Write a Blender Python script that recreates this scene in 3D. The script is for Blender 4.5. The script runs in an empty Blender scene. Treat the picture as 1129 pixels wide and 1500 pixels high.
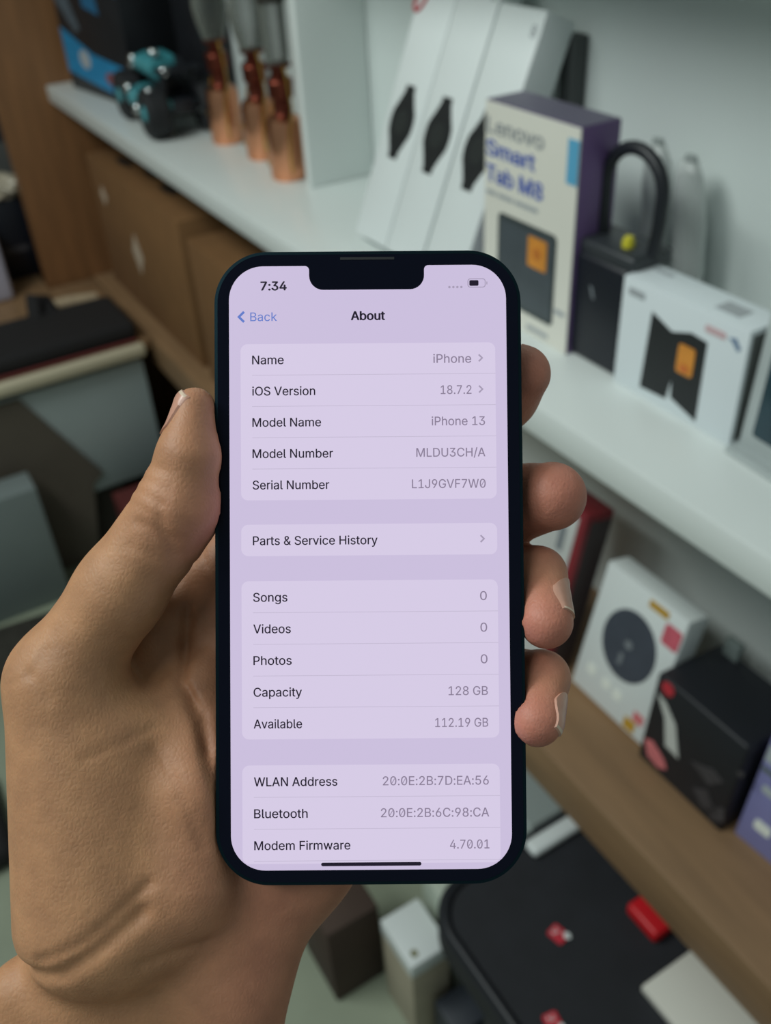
import bpy, bmesh, math, random
import numpy as np
from mathutils import Matrix, Vector
from mathutils.geometry import delaunay_2d_cdt

# ------------------------------------------------------------------ camera
C = bpy.context.scene.collection
scn = bpy.context.scene
EYE = 1.45                                  # the camera's height above the floor
CAM_R = Matrix(((0.51782, -0.49151, 0.70020),
                (0.85400, 0.34527, -0.38920),
                (-0.05046, 0.79950, 0.59854)))
cam_d = bpy.data.cameras.new('camera')
cam_d.sensor_fit = 'VERTICAL'
cam_d.sensor_height = 36.0
cam_d.lens = 36.0 * 1370.0 / 1500.0
cam_d.clip_start = 0.01
cam_d.dof.use_dof = True
cam_d.dof.focus_distance = 0.214
cam_d.dof.aperture_fstop = 14.5
cam = bpy.data.objects.new('camera', cam_d)
C.objects.link(cam)
cam.matrix_world = Matrix.Translation((0, 0, EYE)) @ CAM_R.to_4x4()
scn.camera = cam

# ------------------------------------------------------------------ light
world = bpy.data.worlds.new('world')
scn.world = world
world.use_nodes = True
world.node_tree.nodes['Background'].inputs[0].default_value = (0.80, 0.98, 0.96, 1)
world.node_tree.nodes['Background'].inputs[1].default_value = 0.18


def area(name, loc, target, sx, sy, power, col):
    d = bpy.data.lights.new(name, 'AREA')
    d.shape = 'RECTANGLE'
    d.size, d.size_y, d.energy, d.color = sx, sy, power, col
    o = bpy.data.objects.new(name, d)
    C.objects.link(o)
    o.location = loc
    o.rotation_euler = (Vector(target) - Vector(loc)).to_track_quat('-Z', 'Y').to_euler()
    return o


area('ceiling_tube_lamp', (-1.15, -0.95, 2.75), (-0.9, 0.5, 0.8), 1.1, 0.6, 29.0, (0.93, 1.0, 0.96))
area('fill_light', (0.05, -0.95, 2.75), (-0.2, 0.6, 0.6), 0.9, 0.35, 8.0, (0.93, 1.0, 0.98))  # added fill beside the tube lamp, not a lamp of the room

scn.view_settings.view_transform = 'Standard'
scn.view_settings.look = 'None'
scn.view_settings.gamma = 1.0
scn.view_settings.use_curve_mapping = False
scn.view_settings.exposure = 0.0
scn.cycles.use_denoising = True

# ------------------------------------------------------------------ helpers


def lin(c):
    return tuple(((v / 255.0) / 12.92 if v / 255.0 <= 0.04045 else ((v / 255.0 + 0.055) / 1.055) ** 2.4) for v in c[:3]) + (1.0,)


MATS = {}


def mat(name, rgb, rough=0.5, metal=0.0, vary=0.0, scale=20.0, bump=0.0, bump_scale=200.0, emit=None, coat=0.0, stretch=None, spec=0.5):
    if name in MATS:
        return MATS[name]
    m = bpy.data.materials.new(name)
    m.use_nodes = True
    nt = m.node_tree
    b = nt.nodes['Principled BSDF']
    base = lin(rgb)
    b.inputs['Base Color'].default_value = base
    b.inputs['Roughness'].default_value = rough
    b.inputs['Metallic'].default_value = metal
    b.inputs['Coat Weight'].default_value = coat
    b.inputs['Specular IOR Level'].default_value = spec
    if emit:
        b.inputs['Emission Color'].default_value = lin(emit[0])
        b.inputs['Emission Strength'].default_value = emit[1]
    tc = mp = None
    if vary or bump:
        tc = nt.nodes.new('ShaderNodeTexCoord')
        mp = nt.nodes.new('ShaderNodeMapping')
        nt.links.new(tc.outputs['Object'], mp.inputs['Vector'])
        if stretch:
            mp.inputs['Scale'].default_value = stretch
    if vary:
        n = nt.nodes.new('ShaderNodeTexNoise')
        n.inputs['Scale'].default_value = scale
        n.inputs['Detail'].default_value = 5
        nt.links.new(mp.outputs[0], n.inputs['Vector'])
        r = nt.nodes.new('ShaderNodeValToRGB')
        r.color_ramp.elements[0].position = 0.3
        r.color_ramp.elements[1].position = 0.7
        r.color_ramp.elements[0].color = tuple(v * (1 - vary) for v in base[:3]) + (1,)
        r.color_ramp.elements[1].color = tuple(min(1, v * (1 + vary)) for v in base[:3]) + (1,)
        nt.links.new(n.outputs['Fac'], r.inputs['Fac'])
        nt.links.new(r.outputs['Color'], b.inputs['Base Color'])
    if bump:
        n2 = nt.nodes.new('ShaderNodeTexNoise')
        n2.inputs['Scale'].default_value = bump_scale
        n2.inputs['Detail'].default_value = 4
        nt.links.new(mp.outputs[0], n2.inputs['Vector'])
        bp = nt.nodes.new('ShaderNodeBump')
        bp.inputs['Strength'].default_value = bump
        bp.inputs['Distance'].default_value = 0.001
        nt.links.new(n2.outputs['Fac'], bp.inputs['Height'])
        nt.links.new(bp.outputs[0], b.inputs['Normal'])
    MATS[name] = m
    return m


def clear(name, rgb, alpha, rough=0.15, solid=0.1):
    """thin clear plastic or glass: mostly see-through with a glossy skin"""
    m = mat(name, rgb, rough)
    nt = m.node_tree
    b = nt.nodes['Principled BSDF']
    out = nt.nodes['Material Output']
    tr = nt.nodes.new('ShaderNodeBsdfTransparent')
    mx = nt.nodes.new('ShaderNodeMixShader')
    lw = nt.nodes.new('ShaderNodeLayerWeight')
    lw.inputs['Blend'].default_value = alpha
    lift = nt.nodes.new('ShaderNodeMath')
    lift.operation = 'MULTIPLY_ADD'
    lift.inputs[1].default_value = 1.0 - solid
    lift.inputs[2].default_value = solid
    nt.links.new(lw.outputs['Facing'], lift.inputs[0])
    nt.links.new(lift.outputs[0], mx.inputs['Fac'])
    nt.links.new(tr.outputs[0], mx.inputs[1])
    nt.links.new(b.outputs[0], mx.inputs[2])
    nt.links.new(mx.outputs[0], out.inputs['Surface'])
    return m


def link(name, bm, m, parent=None, smooth=False, angle=None):
    me = bpy.data.meshes.new(name)
    bmesh.ops.recalc_face_normals(bm, faces=bm.faces)
    bm.to_mesh(me)
    bm.free()
    if m:
        me.materials.append(m)
    if smooth:
        for p in me.polygons:
            p.use_smooth = True
        if angle:
            me.set_sharp_from_angle(angle=math.radians(angle))
    o = bpy.data.objects.new(name, me)
    C.objects.link(o)
    if parent:
        o.parent = parent
    return o


def tag(o, label=None, cat=None, group=None, kind=None):
    if label:
        o['label'] = label
    if cat:
        o['category'] = cat
    if group:
        o['group'] = group
    if kind:
        o['kind'] = kind
    return o


def thing(name, label, cat, loc=(0, 0, 0), rot=(0, 0, 0), group=None):
    o = bpy.data.objects.new(name, None)
    o.empty_display_size = 0.05
    C.objects.link(o)
    o.location = loc
    o.rotation_euler = rot
    return tag(o, label, cat, group)


def copy_tree(o, parent=None):
    c = o.copy()
    C.objects.link(c)
    c.parent = parent
    for ch in list(o.children):
        copy_tree(ch, c)
    return c


def add_box(bm, x0, x1, y0, y1, z0, z1, bevel=0.0, seg=2):
    g = bmesh.ops.create_cube(bm, size=1.0)
    vs = g['verts']
    for v in vs:
        v.co = Vector((x0 + (v.co.x + .5) * (x1 - x0), y0 + (v.co.y + .5) * (y1 - y0), z0 + (v.co.z + .5) * (z1 - z0)))
    if bevel:
        es = list({e for v in vs for e in v.link_edges})
        bmesh.ops.bevel(bm, geom=es, offset=bevel, segments=seg, affect='EDGES', profile=0.5)


def box(name, parent, x0, x1, y0, y1, z0, z1, m, bevel=0.0, seg=2):
    bm = bmesh.new()
    add_box(bm, x0, x1, y0, y1, z0, z1, bevel, seg)
    return link(name, bm, m, parent, smooth=bevel > 0, angle=40)


def add_prism(bm, pts, t, place):
    """outline pts in (u, v), thickness t; place(u, v, w) -> xyz"""
    a = [bm.verts.new(place(u, v, 0.0)) for u, v in pts]
    b = [bm.verts.new(place(u, v, t)) for u, v in pts]
    bm.faces.new(a)
    bm.faces.new(list(reversed(b)))
    n = len(pts)
    for i in range(n):
        bm.faces.new((a[i], b[i], b[(i + 1) % n], a[(i + 1) % n]))


def FRONT(y):
    return lambda u, v, w: Vector((u, y - w, v))


def SIDE(x):
    return lambda u, v, w: Vector((x + w, u, v))


def TOP(z):
    return lambda u, v, w: Vector((u, v, z + w))


def print_on(name, parent, pts, place, m, t=0.0006):
    bm = bmesh.new()
    add_prism(bm, pts, t, place)
    return link(name, bm, m, parent)


def rect(u0, u1, v0, v1, r=0.0, n=6):
    if r <= 0:
        return [(u0, v0), (u1, v0), (u1, v1), (u0, v1)]
    out = []
    for cx, cy, a0 in ((u1 - r, v0 + r, -90), (u1 - r, v1 - r, 0), (u0 + r, v1 - r, 90), (u0 + r, v0 + r, 180)):
        for i in range(n + 1):
            a = math.radians(a0 + 90 * i / n)
            out.append((cx + r * math.cos(a), cy + r * math.sin(a)))
    return out


def disc(u, v, ru, rv, n=32):
    return [(u + ru * math.cos(2 * math.pi * i / n), v + rv * math.sin(2 * math.pi * i / n)) for i in range(n)]


def add_lathe(bm, prof, n=32, centre=(0, 0, 0), axis='Z'):
    rings = []
    cx, cy, cz = centre

    def P(r, a, h):
        x, y = r * math.cos(a), r * math.sin(a)
        if axis == 'Z':
            return (cx + x, cy + y, cz + h)
        if axis == 'Y':
            return (cx + x, cy + h, cz + y)
        return (cx + h, cy + x, cz + y)
    for r, h in prof:
        if r < 1e-6:
            rings.append([bm.verts.new(P(0, 0, h))])
        else:
            rings.append([bm.verts.new(P(r, 2 * math.pi * i / n, h)) for i in range(n)])
    for a, b in zip(rings[:-1], rings[1:]):
        for i in range(n):
            j = (i + 1) % n
            if len(a) == 1 and len(b) == 1:
                continue
            if len(a) == 1:
                bm.faces.new((a[0], b[i], b[j]))
            elif len(b) == 1:
                bm.faces.new((a[i], a[j], b[0]))
            else:
                bm.faces.new((a[i], a[j], b[j], b[i]))


def add_tube(bm, pts, r, n=10, closed=False):
    pts = [Vector(p) for p in pts]
    k = len(pts)
    rings = []
    up = None
    for i, p in enumerate(pts):
        if closed:
            d = pts[(i + 1) % k] - pts[i - 1]
        else:
            d = pts[min(i + 1, k - 1)] - pts[max(i - 1, 0)]
        d.normalize()
        if up is None:
            up = d.orthogonal().normalized()
        else:
            up = (up - d * up.dot(d)).normalized()
        s = d.cross(up)
        rr = r[i] if isinstance(r, (list, tuple)) else r
        rings.append([bm.verts.new(p + (up * math.cos(2 * math.pi * j / n) + s * math.sin(2 * math.pi * j / n)) * rr) for j in range(n)])
    for i in range(k if closed else k - 1):
        a, b = rings[i], rings[(i + 1) % k]
        for j in range(n):
            bm.faces.new((a[j], a[(j + 1) % n], b[(j + 1) % n], b[j]))
    if not closed:
        bm.faces.new(list(reversed(rings[0])))
        bm.faces.new(rings[-1])


def tube(name, parent, pts, r, m, n=10, closed=False):
    bm = bmesh.new()
    add_tube(bm, pts, r, n, closed)
    return link(name, bm, m, parent, smooth=True, angle=50)


try:
    FONT = bpy.data.fonts.load(bpy.utils.system_resource('DATAFILES', path='fonts') + '/Inter.woff2')
except Exception:
    FONT = None


def text_raw(s):
    """one line of lettering as a filled mesh: outlines joined by non-zero winding, so overlapping strokes stay solid"""
    cu = bpy.data.curves.new('lettering', 'FONT')
    cu.body = s
    if FONT:
        cu.font = FONT
    cu.size = 1.0
    cu.resolution_u = 4
    cu.fill_mode = 'NONE'
    o = bpy.data.objects.new('lettering', cu)
    C.objects.link(o)
    dg = bpy.context.evaluated_depsgraph_get()
    me = bpy.data.meshes.new_from_object(o.evaluated_get(dg))
    bpy.data.objects.remove(o)
    bpy.data.curves.remove(cu)
    vs = [v.co.to_2d() for v in me.vertices]
    es = [tuple(e.vertices) for e in me.edges]
    bpy.data.meshes.remove(me)
    seg = np.array([[vs[i].x, vs[i].y, vs[j].x, vs[j].y] for i, j in es])
    # follow the drawing direction: an edge that closes an outline runs from its last point to its first
    for k, (i, j) in enumerate(es):
        lo, hi = min(i, j), max(i, j)
        p, q = (lo, hi) if hi - lo == 1 else (hi, lo)
        seg[k] = (vs[p].x, vs[p].y, vs[q].x, vs[q].y)
    ov, oe, of = delaunay_2d_cdt(vs, es, [], 0, 1e-7)[:3]
    keep = []
    for f in of:
        cx = sum(ov[i].x for i in f) / 3
        cy = sum(ov[i].y for i in f) / 3
        x0, y0, x1, y1 = seg.T
        side = (x1 - x0) * (cy - y0) - (cx - x0) * (y1 - y0)
        wn = np.sum((y0 <= cy) & (y1 > cy) & (side > 0)) - np.sum((y0 > cy) & (y1 <= cy) & (side < 0))
        if wn != 0:
            keep.append(tuple(f))
    me = bpy.data.meshes.new('lettering')
    me.from_pydata([(p.x, p.y, 0) for p in ov], [], keep)
    bm = bmesh.new()
    bm.from_mesh(me)
    bmesh.ops.delete(bm, geom=[v for v in bm.verts if not v.link_faces], context='VERTS')
    bm.to_mesh(me)
    bm.free()
    return me


def xr(me):
    xs = [v.co.x for v in me.vertices]
    return min(xs), max(xs)


_h = text_raw('H')
CAP = max(v.co.y for v in _h.vertices)


def text(name, parent, s, u, v, width, cap, place, m, align='L', weight=0.0, slashed=False):
    """one printed line: baseline start (u, v), fitted to width (None: natural) with capitals cap high"""
    me = text_raw(s)
    x0, x1 = xr(me)
    sy = cap / CAP
    sx = sy if width is None else width / (x1 - x0)
    w = (x1 - x0) * sx
    off = u if align == 'L' else (u - w if align == 'R' else u - w / 2)
    bars = []
    if slashed:
        for i, ch in enumerate(s):
            if ch == '0':
                a = xr(text_raw(s[:i] + '0'))[1]
                z0, z1 = xr(text_raw('0'))
                bars.append((a - (z1 - z0) / 2, z1 - z0))
    bm = bmesh.new()
    for k, (ox, oy) in enumerate(((0, 0), (weight, 0), (-weight, 0), (0, weight * .6), (0, -weight * .6))[:5 if weight else 1]):
        n0 = len(bm.verts)
        bm.from_mesh(me)
        bm.verts.ensure_lookup_table()
        for vv in bm.verts[n0:]:
            p = vv.co.copy()
            vv.co = place(off + (p.x - x0 + ox) * sx, v + (p.y + oy) * sy, k * 6e-6)
    for c, wd in bars:
        h = CAP
        q = [(c - wd * .26, h * .27), (c - wd * .18, h * .22), (c + wd * .26, h * .73), (c + wd * .18, h * .78)]
        bm.faces.new([bm.verts.new(place(off + (x - x0) * sx, v + y * sy, 0.0)) for x, y in q])
    o = link(name, bm, m, parent)
    return o


# ------------------------------------------------------------------ materials
WALL = mat('white_wall_paint', (214, 222, 220), 0.6, vary=0.03, scale=3)
LAM = mat('white_laminate', (222, 228, 226), 0.32, vary=0.02, scale=4)
WOOD = mat('brown_wood', (140, 110, 80), 0.5, vary=0.16, scale=9, stretch=(0.6, 5, 5), bump=0.08, bump_scale=60)
PANEL = mat('brown_wood_panel', (130, 90, 56), 0.5, vary=0.16, scale=9, stretch=(5, 5, 0.6), bump=0.08, bump_scale=60)
CARD = mat('brown_cardboard', (124, 88, 52), 0.8, vary=0.07, scale=14, bump=0.1, bump_scale=120)
CARDD = mat('dark_brown_cardboard', (70, 54, 46), 0.8, vary=0.1, scale=14)
WHITE = mat('white_card', (222, 228, 228), 0.42, vary=0.015, scale=12)
OFFW = mat('off_white_card', (226, 224, 214), 0.5, vary=0.02, scale=12)
BLACK = mat('black_plastic', (24, 27, 34), 0.45, vary=0.1, scale=30)
BLACKM = mat('black_matte', (30, 32, 38), 0.75, vary=0.15, scale=25, bump=0.2, bump_scale=300)
INK = mat('black_ink', (28, 31, 33), 0.5)
GREYP = mat('grey_print', (122, 128, 134), 0.5)
LGREY = mat('light_grey_print', (165, 170, 174), 0.5)
ORANGE = mat('orange_print', (214, 140, 52), 0.5, vary=0.1, scale=60)
BLUE = mat('blue_print', (78, 98, 178), 0.5, vary=0.12, scale=60)
SKY = mat('light_blue_print', (92, 168, 206), 0.5)
RED = mat('red_print', (190, 48, 62), 0.5)
PINK = mat('pink_print', (214, 120, 124), 0.5, vary=0.1, scale=80)
YEL = mat('yellow_plastic', (206, 196, 50), 0.4)
OCHRE = mat('ochre_print', (190, 148, 50), 0.5)

# ------------------------------------------------------------------ the room
FL = mat('pale_green_grey_floor', (150, 158, 138), 0.45, vary=0.12, scale=5)
bm = bmesh.new()
add_box(bm, -3.2, 1.6, -2.4, 0.86, -0.05, 0.0)
tag(link('floor', bm, FL), kind='structure')
bm = bmesh.new()
add_box(bm, -3.2, 1.6, 0.76, 0.86, 0.0, 2.8)
tag(link('wall_back', bm, WALL), kind='structure')
bm = bmesh.new()
add_box(bm, -3.2, -3.1, -2.4, 0.76, 0.0, 2.8)
tag(link('wall_left', bm, mat('beige_side_wall', (120, 104, 84), 0.7, vary=0.08, scale=3)), kind='structure')


def Z(z):
    return z + EYE


# ------------------------------------------------------------------ fixed shelving along the back wall
t = thing('shelving_unit', 'white and brown wooden wall shelving with one upright brown side board', 'shelving', (0, 0, 0))
tag(box('middle_shelf', t, -2.40, 0.9, 0.51, 0.759, Z(-.50), Z(-.465), LAM, 0.003), 'white laminate shelf board')
tag(box('upper_shelf', t, -2.40, 0.9, 0.51, 0.759, Z(0.0), Z(0.035), LAM, 0.003), 'white laminate shelf board')
tag(box('lower_shelf', t, -2.40, 0.9, 0.51, 0.759, Z(-1.0), Z(-.927), WOOD, 0.002), 'brown wooden shelf board')
tag(box('side_panel', t, -2.45, -2.402, 0.395, 0.759, 0.0, Z(0.3), PANEL, 0.002), 'brown wooden upright board')
tag(box('divider', t, -1.350, -1.332, 0.645, 0.759, Z(-.465), Z(0.0), LAM, 0.002), 'white upright divider')
tag(box('recess_shade_board', t, -2.40, 0.9, 0.70, 0.759, 0.0, Z(-1.0), mat('recess_shade', (46, 44, 44), 0.7), 0.0), 'dark board standing in for shade in the recess')  # dark colour stands in for the shade at the back of the recess

# ------------------------------------------------------------------ low cabinet on the left
t = thing('low_cabinet', 'low cabinet with brown top, cream edge strip and grey white front', 'cabinet', (0, 0, 0))
CREAM = mat('cream_edge', (206, 196, 170), 0.45)
box('top_board', t, -3.05, -1.955, -0.75, 0.392, Z(-.952), Z(-.927), WOOD, 0.002)
box('top_board', t, -2.39, -1.955, 0.394, 0.505, Z(-.952), Z(-.9275), WOOD, 0.002)
tag(box('edge_strip', t, -1.954, -1.93, -0.75, 0.485, Z(-.955), Z(-.927), CREAM, 0.006, 3), 'cream rounded edge strip')
GWH = mat('grey_white_board', (176, 188, 188), 0.35, vary=0.03, scale=6)
box('front_panel', t, -1.975, -1.957, -0.75, 0.478, Z(-1.27), Z(-.972), GWH, 0.003)
box('carcass', t, -3.0, -1.99, -0.75, 0.37, 0.0, Z(-.955), mat('dark_carcass', (58, 52, 46), 0.7))

# ------------------------------------------------------------------ upper compartment of the white shelf
ZS = Z(-.465)
TEALP = mat('teal_plastic', (66, 150, 160), 0.35, vary=0.1, scale=40)
CYAN = mat('cyan_print', (30, 128, 176), 0.5, vary=0.15, scale=50)
SLATE = mat('slate_print', (78, 90, 100), 0.5, vary=0.2, scale=50)
CHROME = mat('chrome', (205, 210, 212), 0.18, 1.0)

t = thing('toy_box', 'tall black box with bright blue artwork at the far end of the white shelf', 'box', (-2.335, 0.556, ZS), (0, 0, math.radians(8)))
box('carton', t, 0, .32, 0, .125, 0, .42, mat('black_card', (26, 28, 33), 0.5, vary=0.2, scale=20), .002)
print_on('blue_band', t, [(.003, .035), (.29, .010), (.29, .075), (.15, .085), (.003, .125)], FRONT(0), CYAN)
print_on('white_patch', t, disc(.105, .07, .026, .019), FRONT(-.0007), LGREY)
print_on('red_patch', t, disc(.225, .045, .03, .013), FRONT(-.0007), mat('dull_red_print', (130, 78, 84), 0.5))
print_on('grey_flash', t, [(.008, .18), (.085, .12), (.11, .13), (.03, .27), (.005, .29)], FRONT(0), SLATE)
print_on('blue_square', t, [(.15, .175), (.22, .165), (.21, .235), (.145, .235)], FRONT(0), mat('deep_blue_print', (30, 98, 138), 0.5))
print_on('blue_square', t, [(.235, .21), (.318, .205), (.318, .228), (.235, .235)], FRONT(0), MATS['deep_blue_print'])
bm = bmesh.new()
add_tube(bm, [(.165 + .145 * math.cos(a), -.001, .345 + .075 * math.sin(a)) for a in np.linspace(math.pi * 1.03, math.pi * 1.97, 20)], .011, 8)
for v in bm.verts:
    v.co.y = -.0008 if v.co.y < 0 else 0
link('blue_arc', bm, CYAN, t)

t = thing('dark_carton', 'plain black tall carton behind the toy buggy, by the wall', 'box', (-2.0, .70, ZS))
box('carton', t, 0, .145, 0, .055, 0, .42, MATS['black_card'], .002)

# toy buggy
t = thing('toy_car', 'black and teal toy buggy with big tyres and chrome trim on the white shelf', 'toy', (-1.868, 0.617, ZS), (0, 0, math.radians(-4)))
t.scale = (.86, .82, .82)
RUB = mat('tyre_rubber', (22, 24, 28), 0.7, bump=0.6, bump_scale=160)
for sx in (-1, 1):
    for sy in (-1, 1):
        bm = bmesh.new()
        add_lathe(bm, [(.018, -.024), (.046, -.026), (.054, -.018), (.055, 0), (.054, .018), (.046, .026), (.018, .024), (.016, .0)], 28, (sx * .105, sy * .062, .055), 'Y')
        w = link('wheel', bm, RUB, t, True, 35)
        bm = bmesh.new()
        add_lathe(bm, [(0, -.027), (.014, -.028), (.019, -.022), (.019, .022), (.014, .028), (0, .027)], 16, (sx * .105, sy * .062, .055), 'Y')
        link('hub', bm, TEALP if sy < 0 else CHROME, w, True, 35)
bm = bmesh.new()
add_box(bm, -.13, .13, -.033, .033, .045, .078, .008)
add_box(bm, -.05, .06, -.028, .028, .075, .118, .012)
link('chassis', bm, BLACK, t, True, 40)
bm = bmesh.new()
add_box(bm, -.02, .10, -.066, -.03, .066, .094, .006)
add_box(bm, -.075, .02, -.03, .03, .118, .15, .009)
link('body_panel', bm, TEALP, t, True, 40)
bm = bmesh.new()
add_tube(bm, [(-.05, -.062, .062), (.05, -.066, .062)], [.021, .023], 14)
add_tube(bm, [(-.03, -.04, .135), (.10, -.035, .138)], [.018, .021], 14)
add_tube(bm, [(.03, -.04, .068), (.13, -.04, .07)], [.017, .015], 14)
link('engine_tank', bm, TEALP, t, True, 40)
bm = bmesh.new()
for p in ((-.03, -.078, .085), (.122, -.03, .138), (.14, -.045, .068), (-.085, -.045, .12), (.02, -.02, .158), (.06, -.088, .06), (-.05, -.05, .14), (.115, -.068, .1)):
    bmesh.ops.create_uvsphere(bm, u_segments=14, v_segments=9, radius=.012, matrix=Matrix.Translation(p))
add_tube(bm, [(.135, -.05, .03), (.15, -.05, .06), (.13, -.04, .085)], .005)
add_tube(bm, [(-.12, -.04, .03), (-.06, -.075, .035), (.04, -.078, .03), (.12, -.05, .03)], .005)
link('chrome_pipe', bm, CHROME, t, True, 50)
bm = bmesh.new()
for y in (-.03, .03):
    add_tube(bm, [(-.09, y, .08), (-.05, y, .135), (.05, y, .145), (.10, y, .09)], .005)
add_box(bm, .09, .135, -.05, .05, .135, .143, .003)
add_box(bm, .10, .12, -.04, -.03, .08, .138, .002)
add_box(bm, .10, .12, .03, .04, .08, .138, .002)
link('roll_cage', bm, BLACK, t, True, 50)

# copper lanterns
COP = mat('copper', (222, 156, 120), 0.26, 1.0, vary=0.1, scale=30)
COPD = mat('dark_copper', (120, 62, 50), 0.35, 1.0, vary=0.2, scale=40)
BRASS = mat('brass_wire', (200, 160, 80), 0.3, 1.0)
SMOKE = clear('smoky_glass', (118, 122, 116), 0.72, 0.12, 0.16)


def lantern(label, x, y, dark_top):
    t = thing('copper_lantern', label, 'lantern', (x, y, ZS), (0, 0, 0), 'copper lanterns on the white shelf')
    bm = bmesh.new()
    add_lathe(bm, [(0, 0), (.027, 0), (.029, .004), (.0295, .08), (.027, .09), (.018, .096), (0, .097)], 36)
    link('fuel_tank', bm, COP, t, True, 40)
    bm = bmesh.new()
    add_lathe(bm, [(.018, .094), (.014, .10), (.014, .118), (.019, .122), (.0205, .145), (.017, .15), (.012, .152), (.012, .162), (.02, .165), (.02, .17), (0, .171)], 30)
    link('burner', bm, COPD, t, True, 35)
    bm = bmesh.new()
    if dark_top:
        prof = [(.017, .168), (.0185, .185), (.0185, .262)]
    else:
        prof = [(.018, .168), (.026, .195), (.030, .22), (.027, .25), (.019, .285), (.016, .33), (.0165, .36)]
    add_lathe(bm, prof + [(r - .0015, h) for r, h in reversed(prof)], 32)
    link('glass_chimney', bm, SMOKE, t, True, 60)
    if dark_top:
        bm = bmesh.new()
        add_lathe(bm, [(.0205, .252), (.0205, .268), (.012, .274), (0, .275)], 28)
        link('cap', bm, mat('dark_metal', (70, 66, 62), 0.4, 0.6), t, True, 35)
    for s in (-1, 1):
        pts = [(s * .027, -.006, .012), (s * .036, -.012, .03), (s * .037, -.01, .07), (s * .034, 0, .11), (s * .026, 0, .15), (s * .019, 0, .168)]
        tube('side_wire', t, pts, .0017, BRASS, 8)
    bm = bmesh.new()
    add_lathe(bm, [(0, -.004), (.006, -.004), (.007, 0), (.006, .004), (0, .004)], 14, (-.036, -.014, .045), 'Y')
    add_lathe(bm, [(0, -.004), (.006, -.004), (.007, 0), (.006, .004), (0, .004)], 14, (-.034, -.014, .018), 'Y')
    link('wick_knob', bm, BRASS, t, True, 40)
    return t


lantern('copper lantern beside the toy buggy, its glass bulging', -1.672, .652, False)
lantern('middle copper lantern, bulging glass, between the other two', -1.540, .662, False)
lantern('copper lantern with straight glass beside the white upright divider', -1.408, .645, True)

# watch cartons leaning on the wall
WD = .032


def watch_box(label, x, w, h, extra, back=0.0):
    t = thing('watch_carton', label, 'box', (x, .618, ZS), (math.radians(-22.5), 0, 0), 'tall white watch cartons leaning on the wall')
    box('carton', t, 0, w, -WD, back, 0, h, WHITE, .0025)
    wp = [(s1 * a, s2 * b) for s1, s2, q in ((1, 1, 1), (1, -1, -1), (-1, -1, 1), (-1, 1, -1)) for a, b in ((.0095, .044), (.0105, .036), (.017, .024), (.0245, .012), (.026, .003))[::q]]
    cx, cv = w * .5, .150
    pr = print_on('watch_print', t, [(cx + a, cv + b) for a, b in wp], FRONT(-WD), INK)
    print_on('dial_print', pr, disc(cx, cv, .015, .015), FRONT(-WD - .0006), mat('dark_dial', (46, 50, 50), 0.35))
    text('corner_print', t, '8', w * .82, h - .028, .008, .012, FRONT(-WD - .0006), GREYP)
    extra(t)
    return t


def ribbon(t):
    pts = [(.012 + .011 * math.cos(a) + .012 * math.sin(a) * .5, -WD - .001, .297 + .021 * math.sin(a)) for a in np.linspace(0, 2 * math.pi, 26)[:-1]]
    tube('red_ring_print', t, pts, .0022, RED, 6, closed=True)


watch_box('tall white watch carton with a red ring mark, first from the divider', -1.096, .0795, .33, ribbon)
watch_box('tall white watch carton in the middle of the leaning three', -1.0155, .0795, .33, lambda t: None)
watch_box('tall white watch carton partly behind the white tablet carton', -.933, .0815, .302, lambda t: None, .012)
t = thing('slim_carton', 'slim dark grey carton propped behind the leaning watch cartons', 'box', (-.868, .738, ZS))
box('carton', t, 0, .022, 0, .02, 0, .262, mat('charcoal_card', (66, 70, 70), 0.6), .001)

# tablet carton
t = thing('tablet_carton', 'white carton with purple sides, blue lettering and a tablet picture', 'box', (-.816, .6, ZS))
PUR = mat('purple_card', (102, 78, 126), 0.45, vary=0.08, scale=20)
box('carton', t, 0, .146, .0006, .048, 0, .2275, PUR, .0008)
box('top_panel', t, .001, .145, .0015, .047, .2268, .2282, mat('grey_purple_card', (104, 100, 118), 0.45, vary=0.06, scale=20))['label'] = 'greyish purple top'
fr = box('front_panel', t, .0004, .1456, -.0004, .0008, .0005, .227, OFFW)
fr['label'] = 'off-white printed front'


def V(z):
    return z + .465


text('brand_lettering', t, 'Lenovo', .004, V(-.268), .090, .0155, FRONT(-.0008), mat('mid_grey_print', (150, 154, 158), 0.5), weight=.02)
text('title_lettering', t, 'Smart', .004, V(-.2905), .078, .0155, FRONT(-.0008), mat('strong_blue_print', (76, 98, 180), 0.5, vary=0.12, scale=60), weight=.028)
text('title_lettering', t, 'Tab M8', .004, V(-.3165), .092, .0165, FRONT(-.0008), mat('strong_blue_print', (76, 98, 180), 0.5, vary=0.12, scale=60), weight=.028)
for u0, u1 in ((.004, .021), (.024, .050), (.053, .090)):
    print_on('small_print', t, rect(u0, u1, V(-.3305), V(-.3262), .001), FRONT(-.0004), LGREY)
print_on('blue_label', t, rect(.130, .1452, V(-.290), V(-.249)), FRONT(-.0006), SKY)
tp = print_on('tablet_print', t, rect(.026, .122, V(-.442), V(-.345), .006), FRONT(-.0006), mat('slate_grey_print', (62, 70, 72), 0.4, vary=0.1, scale=25))
print_on('screen_print', tp, rect(.030, .118, V(-.436), V(-.351)), FRONT(-.0012), mat('screen_grey_print', (72, 80, 86), 0.35, vary=0.12, scale=25))
print_on('orange_label', tp, rect(.079, .109, V(-.387), V(-.355), .002), FRONT(-.0018), ORANGE)
print_on('label_mark', tp, disc(.094, V(-.371), .006, .006, 16), FRONT(-.0024), mat('brown_orange_print', (196, 116, 44), 0.5))
print_on('small_print', t, rect(.124, .140, V(-.425), V(-.420), .001), FRONT(-.0004), LGREY)
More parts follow.
